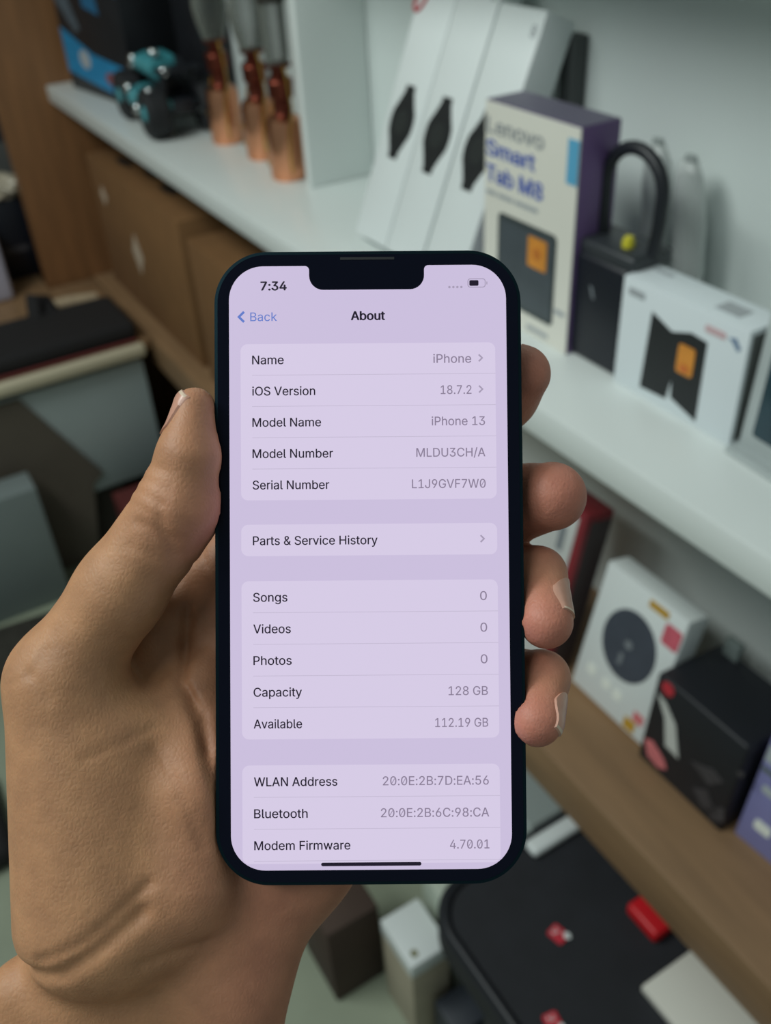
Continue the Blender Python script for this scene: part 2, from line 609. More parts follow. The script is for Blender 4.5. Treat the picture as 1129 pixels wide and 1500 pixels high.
print_on('small_print', t, rect(.080, .116, V(-.459), V(-.454), .002), FRONT(-.0004), LGREY)

# black gadget with a carrying loop
t = thing('carry_gadget', 'black boxy gadget with a thick carrying loop and yellow button', 'gadget', (-.695, .606, ZS))
BLK2 = mat('blue_black_plastic', (19, 23, 33), 0.4, vary=0.08, scale=20)
box('body', t, 0, .094, 0, .052, 0, .112, BLK2, .007, 4)
box('top_plate', t, .004, .098, .003, .055, .108, .124, mat('dark_grey_plastic', (50, 54, 58), 0.4), .005, 3)
pts = [(.026, .03, .118), (.024, .03, .15), (.024, .03, .175)]
pts += [(.061 - .037 * math.cos(a), .03, .175 + .036 * math.sin(a)) for a in np.linspace(.2, math.pi - .2, 12)]
pts += [(.098, .03, .175), (.0975, .03, .15), (.094, .03, .118)]
tube('carrying_loop', t, pts, .0062, BLACK, 14)
bm = bmesh.new()
add_lathe(bm, [(0, 0), (.006, 0), (.006, .006), (.004, .010), (0, .011)], 16, (.070, .022, .124))
link('yellow_button', bm, YEL, t, True, 40)
print_on('dash_mark', t, [(.046, .083), (.050, .082), (.054, .071), (.051, .071)], FRONT(0), GREYP)

# white phone carton
t = thing('phone_carton', 'white carton showing two black phones, one with an orange label', 'box', (-.600, .602, ZS))
WC = mat('bright_white_card', (222, 230, 234), 0.4)
box('carton', t, 0, .1485, 0, .043, 0, .111, WC, .0012)
ph = print_on('phone_print', t, [(.040, .089), (.066, .079), (.088, .0865), (.107, .0845), (.108, .006), (.0755, .016), (.0735, .035), (.0695, .012), (.036, .010)], FRONT(0), INK)
print_on('orange_label', ph, rect(.077, .0965, .045, .073, .003), FRONT(-.0006), ORANGE)
print_on('label_mark', ph, disc(.0865, .051, .0055, .0035, 16), FRONT(-.0013), mat('red_orange_print', (206, 112, 50), 0.5))
print_on('logo_print', t, rect(.008, .029, .0955, .1025, .0025), FRONT(0), LGREY)
print_on('logo_print', t, rect(.102, .125, .094, .1005, .002), FRONT(0), mat('faded_pink_print', (206, 176, 180), 0.5))
print_on('corner_mark', t, [(.128, .098), (.136, .1), (.142, .092), (.139, .089), (.134, .094)], FRONT(0), mat('slate_blue_print', (110, 132, 160), 0.5))
print_on('top_mark', t, rect(.008, .030, .028, .034), TOP(.111), LGREY)
print_on('top_mark', t, rect(.098, .125, .012, .030), TOP(.111), LGREY)
print_on('open_flap', t, rect(.004, .040, .004, .106), SIDE(.1485), mat('grey_inside_card', (96, 100, 98), 0.6))

# device at the frame's edge
t = thing('framed_device', 'silver framed device with a dark teal screen beside the white phone carton', 'device', (-.447, .606, ZS), (math.radians(-3), 0, math.radians(-4)))
SIL = mat('silver_plastic', (176, 184, 184), 0.35, vary=0.04, scale=20)
box('frame', t, 0, .22, 0, .024, 0, .135, SIL, .004, 3)
print_on('screen', t, rect(.014, .205, .020, .128, .003), FRONT(0), mat('dark_teal_screen', (38, 62, 72), 0.2, vary=0.2, scale=25))
print_on('foot', t, rect(.001, .219, -.014, 0), TOP(.0005), SIL, .006)

# translucent sleeves behind
SLEEVE = clear('grey_translucent_plastic', (206, 212, 210), 0.75, 0.25, 0.42)


def sleeve(label, x, y, h, w, ph):
    t = thing('plastic_sleeve', label, 'plastic sleeve', (x, y, ZS), (0, 0, 0), 'clear grey plastic sleeves by the wall')
    bm = bmesh.new()
    prof = []
    n = 14
    for i in range(n + 1):
        f = i / n
        r = w * (1.0 - .30 * max(0, f - .45) / .55 + .10 * math.sin(f * 9 + ph))
        if f > .93:
            r *= .72
        prof.append((r, h * f))
    add_lathe(bm, prof + [(0, h + .002)], 26)
    for v in bm.verts:
        f = v.co.z / h
        v.co.y *= .55
        v.co.x += .014 * math.sin(f * 3.2 + ph) - .02 * (1 - f) * math.cos(ph)
        a = math.atan2(v.co.y, v.co.x)
        v.co.x *= 1 + .04 * math.sin(f * 30 + a * 3)
    link('sleeve', bm, SLEEVE, t, True)
    bm = bmesh.new()
    add_lathe(bm, [(w * .45, h - .016), (w * .47, h - .002), (w * .3, h + .006), (0, h + .007)], 20)
    for v in bm.verts:
        v.co.y *= .55
        v.co.x += .014 * math.sin(3.2 + ph)
    link('crimped_top', bm, clear('grey_crimped_plastic', (150, 158, 156), 0.7, 0.3, 0.45), t, True, 50)
    return t


sleeve('grey translucent plastic sleeve behind the carrying loop', -.688, .722, .186, .0205, .3)
sleeve('grey translucent plastic sleeve above the white phone carton', -.640, .726, .178, .0215, .9)

# ------------------------------------------------------------------ lower compartment, on the wooden shelf
ZL = Z(-.927)


def carton(name, label, x0, x1, y0, y1, h, extra=None):
    t = thing(name, label, 'box', (x0, y0, ZL))
    box('carton', t, 0, x1 - x0, 0, y1 - y0, 0, h, CARD, .003)
    print_on('tape', t, rect(.0, x1 - x0, (y1 - y0) / 2 - .025, (y1 - y0) / 2 + .025), TOP(h), mat('brown_tape', (120, 84, 48), 0.25), .0008)
    if extra:
        extra(t, x1 - x0, y1 - y0, h)
    return t


def big_marks(t, w, d, h):
    m = mat('pale_carton_print', (196, 178, 158), 0.6, vary=0.12, scale=60)
    for cx, cz, a, b in ((.085, .235, .024, .024), (.275, .150, .034, .048)):
        print_on('diamond_mark', t, [(cx - a, cz), (cx, cz - b), (cx + a, cz), (cx, cz + b)], FRONT(0), m)
    for cx, cy in ((.14, .05), (.27, .07), (.40, .06)):
        print_on('hand_slot', t, disc(cx, cy, .045, .013, 16), TOP(h), mat('dark_slot', (44, 34, 28), 0.8), .0008)


carton('shipping_carton', 'large brown carton with two pale diamond marks under the white shelf', -2.345, -1.745, .550, .745, .315, big_marks)
carton('shipping_carton', 'smaller brown carton between the large carton and the phone', -1.69, -1.25, .545, .745, .30)

t = thing('red_carton', 'leaning carton with pale front and dark red edges under the white shelf', 'box', (-.765, .625, ZL), (math.radians(-12), 0, 0))
box('carton', t, 0, .118, -.045, 0, 0, .246, mat('dark_red_card', (128, 36, 44), 0.45, vary=0.15, scale=30), .002)
print_on('front_print', t, rect(.004, .107, .004, .236), FRONT(-.045), mat('pale_grey_print', (196, 198, 196), 0.5, vary=0.08, scale=20))
print_on('grey_mark', t, rect(.082, .092, .18, .215, .002), FRONT(-.0458), GREYP)
print_on('grey_mark', t, rect(.06, .085, .13, .165, .01), FRONT(-.0458), LGREY)
print_on('dark_side', t, rect(-.036, -.001, .002, .235), SIDE(.118), mat('dark_side_print', (58, 46, 48), 0.5))

t = thing('charger_carton', 'white leaning carton with a round charcoal disc picture', 'box', (-.622, .640, ZL), (math.radians(-13), 0, 0))
box('carton', t, 0, .131, -.034, 0, 0, .188, WHITE, .002)
DISC = mat('charcoal_disc_print', (66, 72, 84), 0.5, vary=0.08, scale=40)
d = print_on('disc_print', t, disc(.066, .106, .0425, .048, 40), FRONT(-.034), DISC)
print_on('disc_centre', d, disc(.066, .108, .006, .006, 20), FRONT(-.0346), GREYP)
print_on('disc_mark', d, rect(.058, .064, .076, .092), FRONT(-.0346), GREYP)
print_on('orange_strip', t, rect(.074, .104, .172, .182), FRONT(-.034), OCHRE)
print_on('red_patch', t, rect(.104, .129, .142, .170, .004), FRONT(-.034), mat('rose_print', (206, 96, 112), 0.5, vary=0.15, scale=60))
for u, v in ((.018, .032), (.046, .030), (.066, .028)):
    print_on('pale_mark', t, rect(u, u + .014, v, v + .014, .003), FRONT(-.034), mat('pale_print', (236, 240, 232), 0.5))
print_on('ochre_patch', t, rect(.094, .112, .004, .020), FRONT(-.034), OCHRE)
print_on('pink_patch', t, rect(.104, .120, .022, .036), FRONT(-.034), PINK)

t = thing('black_carton', 'black carton with white and pink print at the wooden shelf front', 'box', (-.490, .5985, ZL), (math.radians(-5), 0, 0))
BC = mat('blue_black_card', (25, 27, 34), 0.5, vary=0.12, scale=20)
box('carton', t, 0, .129, 0, .10, 0, .137, BC, .004, 3)
print_on('red_dot', t, disc(.018, .126, .009, .009, 18), FRONT(0), RED)
print_on('white_flash', t, [(.006, .110), (.020, .106), (.040, .088), (.055, .048), (.042, .052), (.024, .085)], FRONT(0), mat('grey_white_print', (200, 202, 198), 0.5))
print_on('white_flash', t, [(.024, .085), (.040, .088), (.055, .048), (.034, .050)], FRONT(-.0002), MATS['grey_white_print'])
print_on('pink_flash', t, [(.005, .034), (.016, .040), (.038, .028), (.044, .018), (.032, .010), (.014, .014)], FRONT(0), PINK)
GB = mat('dim_grey_print', (64, 62, 66), 0.5, vary=0.2, scale=50)
for pts in ([(.07, .06), (.10, .075), (.115, .07), (.10, .05)], [(.082, .028), (.10, .042), (.118, .02), (.10, .014)], [(.125, .10), (.133, .105), (.134, .097), (.127, .094)], [(.108, .02), (.126, .04), (.13, .02), (.115, .008)]):
    print_on('grey_shape', t, pts, FRONT(0), GB)
tab = box('hang_tab', t, .012, .034, .088, .098, .130, .160, mat('grey_green_card', (106, 116, 114), 0.5), .002)

t = thing('purple_carton', 'lilac and purple carton on the wooden shelf beside the black carton', 'box', (-.352, .612, ZL), (math.radians(-8), 0, math.radians(4)))
LIL = mat('lilac_card', (134, 134, 186), 0.45, vary=0.08, scale=15)
box('carton', t, 0, .19, 0, .06, 0, .20, LIL, .002)
print_on('purple_shape', t, disc(.09, .05, .048, .05, 28), FRONT(0), mat('purple_print', (116, 78, 150), 0.45, vary=0.1, scale=20))
print_on('white_patch', t, rect(.016, .036, .028, .042, .004), FRONT(0), MATS['pale_print'])
print_on('white_band', t, rect(.002, .188, .118, .14), FRONT(0), mat('pale_grey_band', (176, 184, 186), 0.5))
print_on('dark_band', t, rect(.002, .188, .104, .11), FRONT(0), mat('green_grey_print', (92, 104, 100), 0.5))
print_on('violet_band', t, rect(.002, .188, .15, .165), FRONT(0), mat('violet_print', (96, 92, 160), 0.5))
print_on('side_print', t, rect(.010, .040, .079, .089, .003), FRONT(0), MATS['pale_grey_band'])

# ------------------------------------------------------------------ on the low cabinet
t = thing('black_case', 'long black soft case lying along the cabinet edge', 'case', (-1.958, 0.485, ZL))
SOFT = mat('black_fabric', (26, 24, 26), 0.85, bump=0.3, bump_scale=250)
bm = bmesh.new()
add_box(bm, -.20, 0, -1.0, 0, 0, .045, .018, 4)
link('body', bm, SOFT, t, True, 60)
tube('red_piping', t, [(.004, -1.0, .006), (.004, -.5, .006), (.004, -.01, .006)], .003, mat('dark_red_fabric', (112, 38, 40), 0.7))
bm = bmesh.new()
add_tube(bm, [(-.19, -.14, .03), (-.21, -.15, .06), (-.20, -.17, .075), (-.18, -.18, .03)], .02, 10)
link('carry_strap', bm, SOFT, t, True, 60)
t = thing('paper_roll', 'small pale crumpled paper roll behind the black case', 'paper', (-2.235, 0.40, ZL))
bm = bmesh.new()
add_tube(bm, [(-.01, -.06, .015), (0, 0, .016), (.01, .07, .014)], [.012, .015, .012], 10)
link('roll', bm, mat('tan_paper', (176, 156, 128), 0.7, vary=0.1, scale=50), t, True, 50)
t = thing('dark_carton', 'tall dark blue black carton against the brown upright board', 'box', (-2.64, .30, ZL))
box('carton', t, 0, .14, 0, .135, 0, .20, BLK2, .004)
print_on('grey_mark', t, rect(.03, .09, .07, .085), SIDE(.14), GB)
t = thing('crumpled_wrap', 'crumpled pale plastic wrap on top of the dark carton', 'plastic wrap', (-2.54, .375, ZL + .2))
bm = bmesh.new()
bmesh.ops.create_icosphere(bm, subdivisions=4, radius=1.0)
rnd = random.Random(4)
fs = [(Vector((rnd.uniform(-1, 1), rnd.uniform(-1, 1), rnd.uniform(-1, 1))).normalized(), rnd.uniform(4, 11), rnd.uniform(0, 6)) for _ in range(9)]
for v in bm.verts:
    k = 1 + .10 * sum(math.sin(f * v.co.dot(a) + p) for a, f, p in fs) / 1.6
    v.co = Vector((v.co.x * .05 * k, v.co.y * .05 * k, max(0.0, .024 + v.co.z * .03 * k)))
link('wrap', bm, mat('pale_plastic_wrap', (190, 180, 160), 0.25, vary=0.2, scale=60), t, True)
t = thing('lilac_pack', 'pale lilac pack at the cabinet back, in front of the dark carton', 'box', (-2.505, .135, ZL), (0, 0, math.radians(0)))
box('carton', t, 0, .13, 0, .17, 0, .17, mat('pale_lilac_card', (188, 186, 204), 0.45, vary=0.06, scale=20), .01, 3)
print_on('blue_patch', t, disc(.06, .05, .05, .025, 24), SIDE(.13), mat('soft_blue_print', (150, 150, 196), 0.5))
t = thing('grey_carton', 'dull grey carton high at the back, behind the crumpled wrap', 'box', (-2.85, .30, ZL))
box('carton', t, 0, .19, 0, .165, 0, .42, mat('dull_grey_card', (92, 94, 92), 0.6, vary=0.15, scale=20), .003)
print_on('dark_panel', t, rect(.02, .145, .30, .36), SIDE(.19), mat('dark_grey_print', (50, 52, 56), 0.6))

# ------------------------------------------------------------------ on the floor, left
t = thing('storage_box', 'grey lidless storage box standing before the low cabinet', 'box', (-1.92, -.40, 0))
box('carton', t, 0, .08, 0, .56, 0, .315, mat('grey_storage_card', (128, 138, 138), 0.5, vary=0.05, scale=6), .003)
t = thing('shadow_sheet', 'grey brown sheet shaped as the shadow across the cabinet front', 'shadow shape', (-1.955, 0, 0))
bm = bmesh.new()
add_prism(bm, [(-.5, 0), (.262, 0), (.296, .205), (.325, .23), (.195, .472), (-.5, .472)], .008, SIDE(.0))  # outline and dark tone stand in for a shadow on the cabinet front
link('sheet', bm, mat('grey_brown_shadow', (92, 84, 74), 0.75, vary=0.08, scale=8), t)
t = thing('floor_mat', 'dark grey brown ribbed mat on the floor beside the hand', 'mat', (-1.83, -.14, 0), (0, 0, math.radians(-6)))
bm = bmesh.new()
add_box(bm, 0, .17, 0, .32, 0, .012, .004, 2)
link('mat', bm, mat('dark_mat', (52, 50, 44), 0.9, vary=0.3, scale=45, bump=0.5, bump_scale=120), t, True, 40)
box('mat_border', t, .162, .172, .004, .316, .010, .0145, SOFT, .002)
t = thing('black_pouch', 'black pouch on the floor at the wrist', 'pouch', (-1.40, -.24, 0))
bm = bmesh.new()
add_box(bm, 0, .22, 0, .12, 0, .05, .02, 3)
link('pouch', bm, SOFT, t, True, 50)
tube('zip', t, [(.01, .06, .0505), (.11, .06, .051), (.21, .06, .0505)], .003, GREYP)
t = thing('maroon_box', 'dark maroon box on the floor at the cabinet corner', 'box', (-1.86, .315, 0))
box('carton', t, 0, .16, 0, .17, 0, .225, mat('maroon_card', (92, 38, 36), 0.55, vary=0.1, scale=15), .003)
t = thing('gap_shade_bag', 'black bag shape added to darken the gap under the wooden shelf', 'bag', (-1.90, .52, 0))  # added dark filler, keeps the gap under the shelf in shade
bm = bmesh.new()
add_box(bm, 0, .55, 0, .17, 0, .42, .04, 4)
link('body', bm, SOFT, t, True, 60)
tube('carry_strap', t, [(.16, .085, .41), (.18, .085, .43), (.28, .085, .438), (.38, .085, .43), (.40, .085, .41)], .008, SOFT)

# ------------------------------------------------------------------ on the floor, below the shelves
t = thing('stool', 'black low stool with a padded rounded seat', 'stool', (-.32, .47, 0))
bm = bmesh.new()
pts = rect(-.245, .245, -.145, .145, .065, 10)
add_prism(bm, pts, .045, TOP(Z(-1.145)))
bmesh.ops.bevel(bm, geom=[e for e in bm.edges if abs(e.verts[0].co.z - e.verts[1].co.z) < 1e-5], offset=.012, segments=3, affect='EDGES')
link('seat', bm, BLACKM, t, True, 40)
bm = bmesh.new()
add_tube(bm, [Vector((u, v, Z(-1.1))) for u, v in rect(-.236, .236, -.136, .136, .058, 10)], .007, 8, closed=True)
link('seat_rim', bm, BLACK, t, True, 60)
for sx in (-1, 1):
    for sy in (-1, 1):
        tube('leg', t, [(sx * .14, sy * .09, Z(-1.14)), (sx * .15, sy * .10, 0)], .014, BLACK, 10)

TAGM = mat('red_tag', (198, 50, 66), 0.4, vary=0.1, scale=80)
for label, x, y, rz in (('small red tag with white print, alone on the black seat', -.434, .443, 12), ('small red tag on the black seat, nearest its front edge', -.357, .372, -10)):
    t = thing('price_tag', label, 'tag', (x, y, Z(-1.0993)), (0, 0, math.radians(rz)), 'red tags on the stool')
    print_on('tag_card', t, rect(-.011, .011, -.009, .009, .003), TOP(0), TAGM, .0015)
    text('tag_number', t, '2', -.008, -.004, .007, .008, TOP(.0018), WHITE)
    print_on('white_corner', t, disc(.009, .006, .005, .004, 14), TOP(.0015), WHITE, .0006)
t = thing('red_packet', 'bright red packet on the black seat by the wooden shelf', 'packet', (-.412, .530, Z(-1.0995)))
bm = bmesh.new()
add_box(bm, 0, .05, 0, .075, 0, .02, .005, 3)
link('packet', bm, mat('bright_red', (206, 26, 36), 0.4, vary=0.08, scale=30), t, True, 50)
print_on('flap', t, rect(.004, .046, .048, .050), TOP(.02), mat('deep_red', (150, 20, 30), 0.5))
t = thing('white_carton', 'flat white carton on the black seat at the photo bottom corner', 'box', (-.331, .479, Z(-1.0995)))
box('carton', t, 0, .25, 0, .085, 0, .012, OFFW, .002)
print_on('lid_line', t, rect(.004, .246, .078, .0795), TOP(.012), LGREY)
t = thing('white_bar', 'short white plastic bar at the end of the black seat', 'bar', (-.552, .482, Z(-1.0995)))
bm = bmesh.new()
add_box(bm, 0, .024, 0, .10, 0, .014, .006, 3)
link('bar', bm, WHITE, t, True, 50)
t = thing('silver_pack', 'grey white pack on the floor behind the stool end', 'box', (-.68, .52, 0))
box('carton', t, 0, .10, 0, .12, 0, .325, mat('silver_grey_card', (170, 180, 178), 0.4, vary=0.1, scale=25), .004)
print_on('lid', t, rect(.002, .098, .002, .118), TOP(.325), mat('grey_lid', (150, 160, 158), 0.4), .002)

t = thing('white_pedestal_box', 'upright white carton with a square top on the floor', 'box', (-.643, .308, 0))
box('carton', t, 0, .081, 0, .062, 0, .20, mat('cream_card', (176, 166, 146), 0.55, vary=0.06, scale=25), .002)
box('lid', t, -.001, .082, -.001, .063, .172, .203, WHITE, .003)
print_on('stain', t, disc(.066, .014, .006, .005, 14), TOP(.203), mat('olive_print', (120, 118, 80), 0.6), .0005)
t = thing('brown_carton', 'dark brown tall carton on the floor beside the upright white one', 'box', (-.775, .235, 0))
box('carton', t, 0, .105, 0, .085, 0, .19, CARDD, .003)
t = thing('olive_carton', 'pale carton with an olive spot under the phone', 'box', (-.655, .385, 0))
box('carton', t, 0, .085, 0, .075, 0, .24, mat('grey_green_white_card', (186, 196, 182), 0.45, vary=0.08, scale=25), .003)
print_on('olive_spot', t, disc(.050, .030, .012, .009, 16), TOP(.24), MATS['olive_print'], .0005)
t = thing('navy_box', 'dark navy box on the floor beside the upright white carton', 'box', (-.552, .335, 0))
box('carton', t, 0, .058, 0, .09, 0, .10, mat('navy_card', (40, 46, 56), 0.5, vary=0.1, scale=20), .003)

# ------------------------------------------------------------------ the phone
HOLD = Matrix.Translation(Vector((0, 0, EYE)) + CAM_R @ Vector((-.00372, -.01235, -.2169))) @ CAM_R.to_4x4()
TILT = Matrix.Rotation(math.radians(.45), 4, 'Z') @ Matrix.Rotation(math.radians(-1.4), 4, 'X')
phone = thing('smartphone', 'dark blue smartphone held upright in a hand, its settings page lit lilac', 'phone')
phone.matrix_world = HOLD @ TILT
FRAME = mat('dark_teal_aluminium', (20, 42, 50), 0.28, 0.85)
GLASS = mat('black_glass', (13, 16, 30), 0.08, spec=0.12)
PW, PH, PT, PR = .0715, .1467, .00765, .0122


def FACE(z):
    return lambda u, v, w: Vector((u, v, z + w))


bm = bmesh.new()
add_prism(bm, rect(-PW / 2, PW / 2, -PH / 2, PH / 2, PR, 16), PT, FACE(-PT))
bmesh.ops.bevel(bm, geom=[e for e in bm.edges if abs(e.verts[0].co.z - e.verts[1].co.z) < 1e-7], offset=.0007, segments=3, affect='EDGES')
link('frame', bm, FRAME, phone, True, 40)
i = .00075
bm = bmesh.new()
add_prism(bm, rect(-PW / 2 + i, PW / 2 - i, -PH / 2 + i, PH / 2 - i, PR - i, 16), .00022, FACE(-.00002))
link('front_glass', bm, GLASS, phone, False)
bm = bmesh.new()
add_prism(bm, rect(-PW / 2 + i, PW / 2 - i, -PH / 2 + i, PH / 2 - i, PR - i, 16), .0002, FACE(-PT - .00018))
link('back_glass', bm, mat('blue_black_back_glass', (16, 22, 36), 0.2), phone, False)
box('power_button', phone, PW / 2 - .0003, PW / 2 + .0004, .012, .030, -.0053, -.0023, FRAME, .0002)
box('earpiece', phone, -.0063, .0063, .0713, .0719, .0001, .00026, mat('speaker_mesh', (22, 24, 28), 0.6), 0)

P1 = .0646 / 390.0


def pt(x, y):
    return ((x - 195) * P1, (422 - y) * P1)


def arc(cx, cy, r, a0, a1, n=10):
    return [(cx + r * math.cos(math.radians(a0 + (a1 - a0) * k / n)), cy + r * math.sin(math.radians(a0 + (a1 - a0) * k / n))) for k in range(n + 1)]


def glow(name, rgb, s=1.0):
    return mat(name, (10, 10, 12), 0.25, emit=(rgb, s), spec=0.25)


S_BG = glow('screen_lilac', (203, 191, 221))
S_CARD = glow('screen_pale_lilac', (214, 203, 229))
S_INK = glow('screen_ink', (30, 23, 40))
S_GREY = glow('screen_grey', (138, 126, 150))
S_LINE = glow('screen_line', (194, 184, 208))
S_BLUE = glow('screen_blue', (96, 122, 200))
S_CHEV = glow('screen_chevron', (166, 155, 180))

outl = arc(48, 48, 48, 180, 270, 14) + arc(107, 6, 6, -90, 0, 6) + arc(133, 14, 20, 180, 90, 8) + arc(255, 14, 20, 90, 0, 8) + arc(281, 6, 6, 180, 270, 6)
outl += arc(342, 48, 48, 270, 360, 14) + arc(342, 796, 48, 0, 90, 14) + arc(48, 796, 48, 90, 180, 14)
screen = print_on('screen', phone, [pt(x, y) for x, y in outl], FACE(.00021), S_BG, .00003)
Z1, Z2 = .00026, .00030


def on_screen(name, x0, x1, y0, y1, m, r=0.0, z=Z2, parent=None):
    pts = rect(x0, x1, y0, y1, r, 8) if r else rect(x0, x1, y0, y1)
    return print_on(name, parent or screen, [pt(x, y) for x, y in pts], FACE(z), m, .00001)


def line(name, s, x, yc, w, m, align='L', cap=12.2, weight=0.0, slashed=False, parent=None):
    u, v = pt(x, yc + cap / 2)
    return text(name, parent or screen, s, u, v, None if w is None else w * P1, cap * P1, FACE(.00033), m, align, weight, slashed)


def chevron(parent, x, yc, h, m, flip=1, wd=1.6):
    a = wd / 2
    pts = [(x, yc - h), (x + flip * h, yc), (x, yc + h), (x - flip * wd, yc + h - wd), (x + flip * (h - wd * 1.9), yc), (x - flip * wd, yc - h + wd)]
    return print_on('chevron', parent, [pt(*p) for p in pts], FACE(.00032), m, .00001)


line('clock_text', '7:34', 45, 28, 36, S_INK, weight=.026)
for k in range(4):
    print_on('signal_dot', screen, [pt(*p) for p in disc(310.5 + 5.6 * k, 31.5, 1.7, 1.7, 14)], FACE(Z2), S_CHEV, .00001)
bt = on_screen('battery_icon', 336, 361.5, 19.5, 32.5, S_CHEV, 4)
on_screen('battery_inside', 337.2, 360.3, 20.7, 31.3, S_BG, 3, .00031, bt)
on_screen('battery_charge', 338.6, 351.5, 22, 30, S_INK, 1.8, .00032, bt)
on_screen('battery_tip', 362.6, 364, 24, 28.2, S_CHEV, .6, .0003, bt)
line('back_text', 'Back', 30, 71.5, 37.5, S_BLUE, weight=.002)
chevron(screen, 20, 71.5, 8.4, S_BLUE, -1, 2.4)
line('page_title', 'About', 172, 71, 47, S_INK, weight=.026)

CARDS = [
    (110, [('Name', 44, 'iPhone', 53, 1), ('iOS Version', 88, '18.7.2', 43, 1), ('Model Name', 96, 'iPhone 13', 74.5, 0), ('Model Number', 112.5, 'MLDU3CH/A', 96.5, 0), ('Serial Number', 107, 'L1J9GVF7W0', 103, 0)]),
    (364, [('Parts & Service History', 174, '', 0, 1)]),
    (443, [('Songs', 47.5, '0', 9.2, 0), ('Videos', 52, '0', 9.2, 0), ('Photos', 53, '0', 9.2, 0), ('Capacity', 67, '128 GB', 54.5, 0), ('Available', 67, '112.19 GB', 73.5, 0)]),
    (699, [('WLAN Address', 115.5, '20:0E:2B:7D:EA:56', 147, 0), ('Bluetooth', 74, '20:0E:2B:6C:98:CA', 150, 0), ('Modem Firmware', 133, '4.70.01', 54.5, 0)]),
]
for top, rows in CARDS:
    n = len(rows)
    last = top > 600
    cd = on_screen('list_card', 16, 374, top, top + 44 * n if not last else 835, S_CARD, 10, Z1)
    for k, (a, wa, b, wb, chev) in enumerate(rows):
        yc = top + 44 * k + 22.5
        line('row_label', a, 32.5, yc, wa, S_INK, weight=.009, parent=cd)
        if b:
            line('row_value', b, 340 if chev else 358.5, yc, wb, S_GREY, 'R', weight=.006, slashed=(':' in b or b in ('L1J9GVF7W0', '4.70.01')), parent=cd)
        if chev:
            chevron(cd, 351.5, yc - .5, 5.6, S_CHEV)
        if k < n - 1 or last:
            on_screen('separator', 32, 374, top + 44 * (k + 1) - .4, top + 44 * (k + 1) + .4, S_LINE, 0, Z2, cd)
on_screen('home_bar', 125, 264, 833.6, 838.6, S_INK, 2.4)

# ------------------------------------------------------------------ the hand: one continuous surface grown from rounded bones
STEP = 0.8
LO = np.array([-112.0, -236.0, -72.0])
HI = np.array([58.0, 60.0, 34.0])
NX, NY, NZ = ((HI - LO) / STEP).astype(int) + 1
AX = [np.float32(LO[k] + STEP * np.arange(n)) for k, n in enumerate((NX, NY, NZ))]
D = np.full((NX, NY, NZ), 30.0, np.float32)


def blend(a, ra, b, rb, k, sz=1.0, rot=None):
    """smooth-union a tapered bone from a to b; sz > 1 widens it along z"""
    a = np.array(a, float)
    b = np.array(b, float)
    m = max(ra, rb) * max(sz, 1) + k * 1.5 + 4
    lo = np.minimum(a, b) - m
    hi = np.maximum(a, b) + m
    i0 = np.clip(((lo - LO) / STEP).astype(int), 0, None)
    i1 = np.minimum(((hi - LO) / STEP).astype(int) + 1, (NX, NY, NZ))
    if np.any(i1 <= i0):
        return
    sl = tuple(slice(p, q) for p, q in zip(i0, i1))
    X = AX[0][sl[0]][:, None, None]
    Y = AX[1][sl[1]][None, :, None]
    Zg = AX[2][sl[2]][None, None, :]
    ab = b - a
    L2 = float(ab @ ab) + 1e-9
    t = np.clip(((X - a[0]) * ab[0] + (Y - a[1]) * ab[1] + (Zg - a[2]) * ab[2]) / L2, 0, 1)
    dx = X - (a[0] + t * ab[0])
    dy = Y - (a[1] + t * ab[1])
    dz = (Zg - (a[2] + t * ab[2])) / sz
    d = np.sqrt(dx * dx + dy * dy + dz * dz) - (ra + t * (rb - ra))
    o = D[sl]
    h = np.maximum(k - np.abs(o - d), 0) / k
    D[sl] = np.minimum(o, d) - h * h * k * .25


def chain(pts, k, sz=1.0):
    for (a, ra), (b, rb) in zip(pts[:-1], pts[1:]):
        blend(a, ra, b, rb, k, sz)


WR, WU = (-71.44, -108.18, -19.00), (-36.83, -105.24, -20.00)
# forearm and wrist
blend(WR, 15.0, (-84.0, -250.0, -18.0), 24.0, 8)
blend(WU, 14.0, (-42.0, -250.0, -20.0), 27.0, 10)
blend((-85.58, -105.44, -12.00), 8.0, (-98.0, -190.0, -10.0), 12.0, 6)
blend(WR, 15.5, WU, 14.0, 8)
# thumb metacarpal, thenar pad
blend((-64.96, -83.29, -9.00), 20.3, (-72.53, -28.69, -8.00), 14.6, 6)
blend((-53.25, -81.62, -13.00), 17.0, (-58.02, -43.62, -12.00), 13.5, 10)
blend((-42.41, -80.75, -15.00), 12.0, (-41.73, -46.05, -15.00), 8.0, 9)
blend((-42.48, -74.72, -4.00), 9.5, (-40.78, -52.73, -6.00), 7.2, 9)
blend((-40.78, -52.73, -6.00), 7.2, (-44.44, -33.35, -15.00), 6.0, 9)
# thumb
blend((-72.20, -28.69, -8.00), 13.8, (-57.59, -6.76, -5.00), 11.9, 4)
blend((-57.59, -6.76, -5.00), 11.9, (-44.55, 13.62, -1.00), 9.8, 4)
blend((-44.55, 13.62, -1.00), 9.7, (-41.80, 25.33, 0.00), 7.3, 3, 1.15)
blend((-41.80, 25.33, 0.00), 7.3, (-40.58, 36.68, -1.00), 4.7, 2, 1.3)
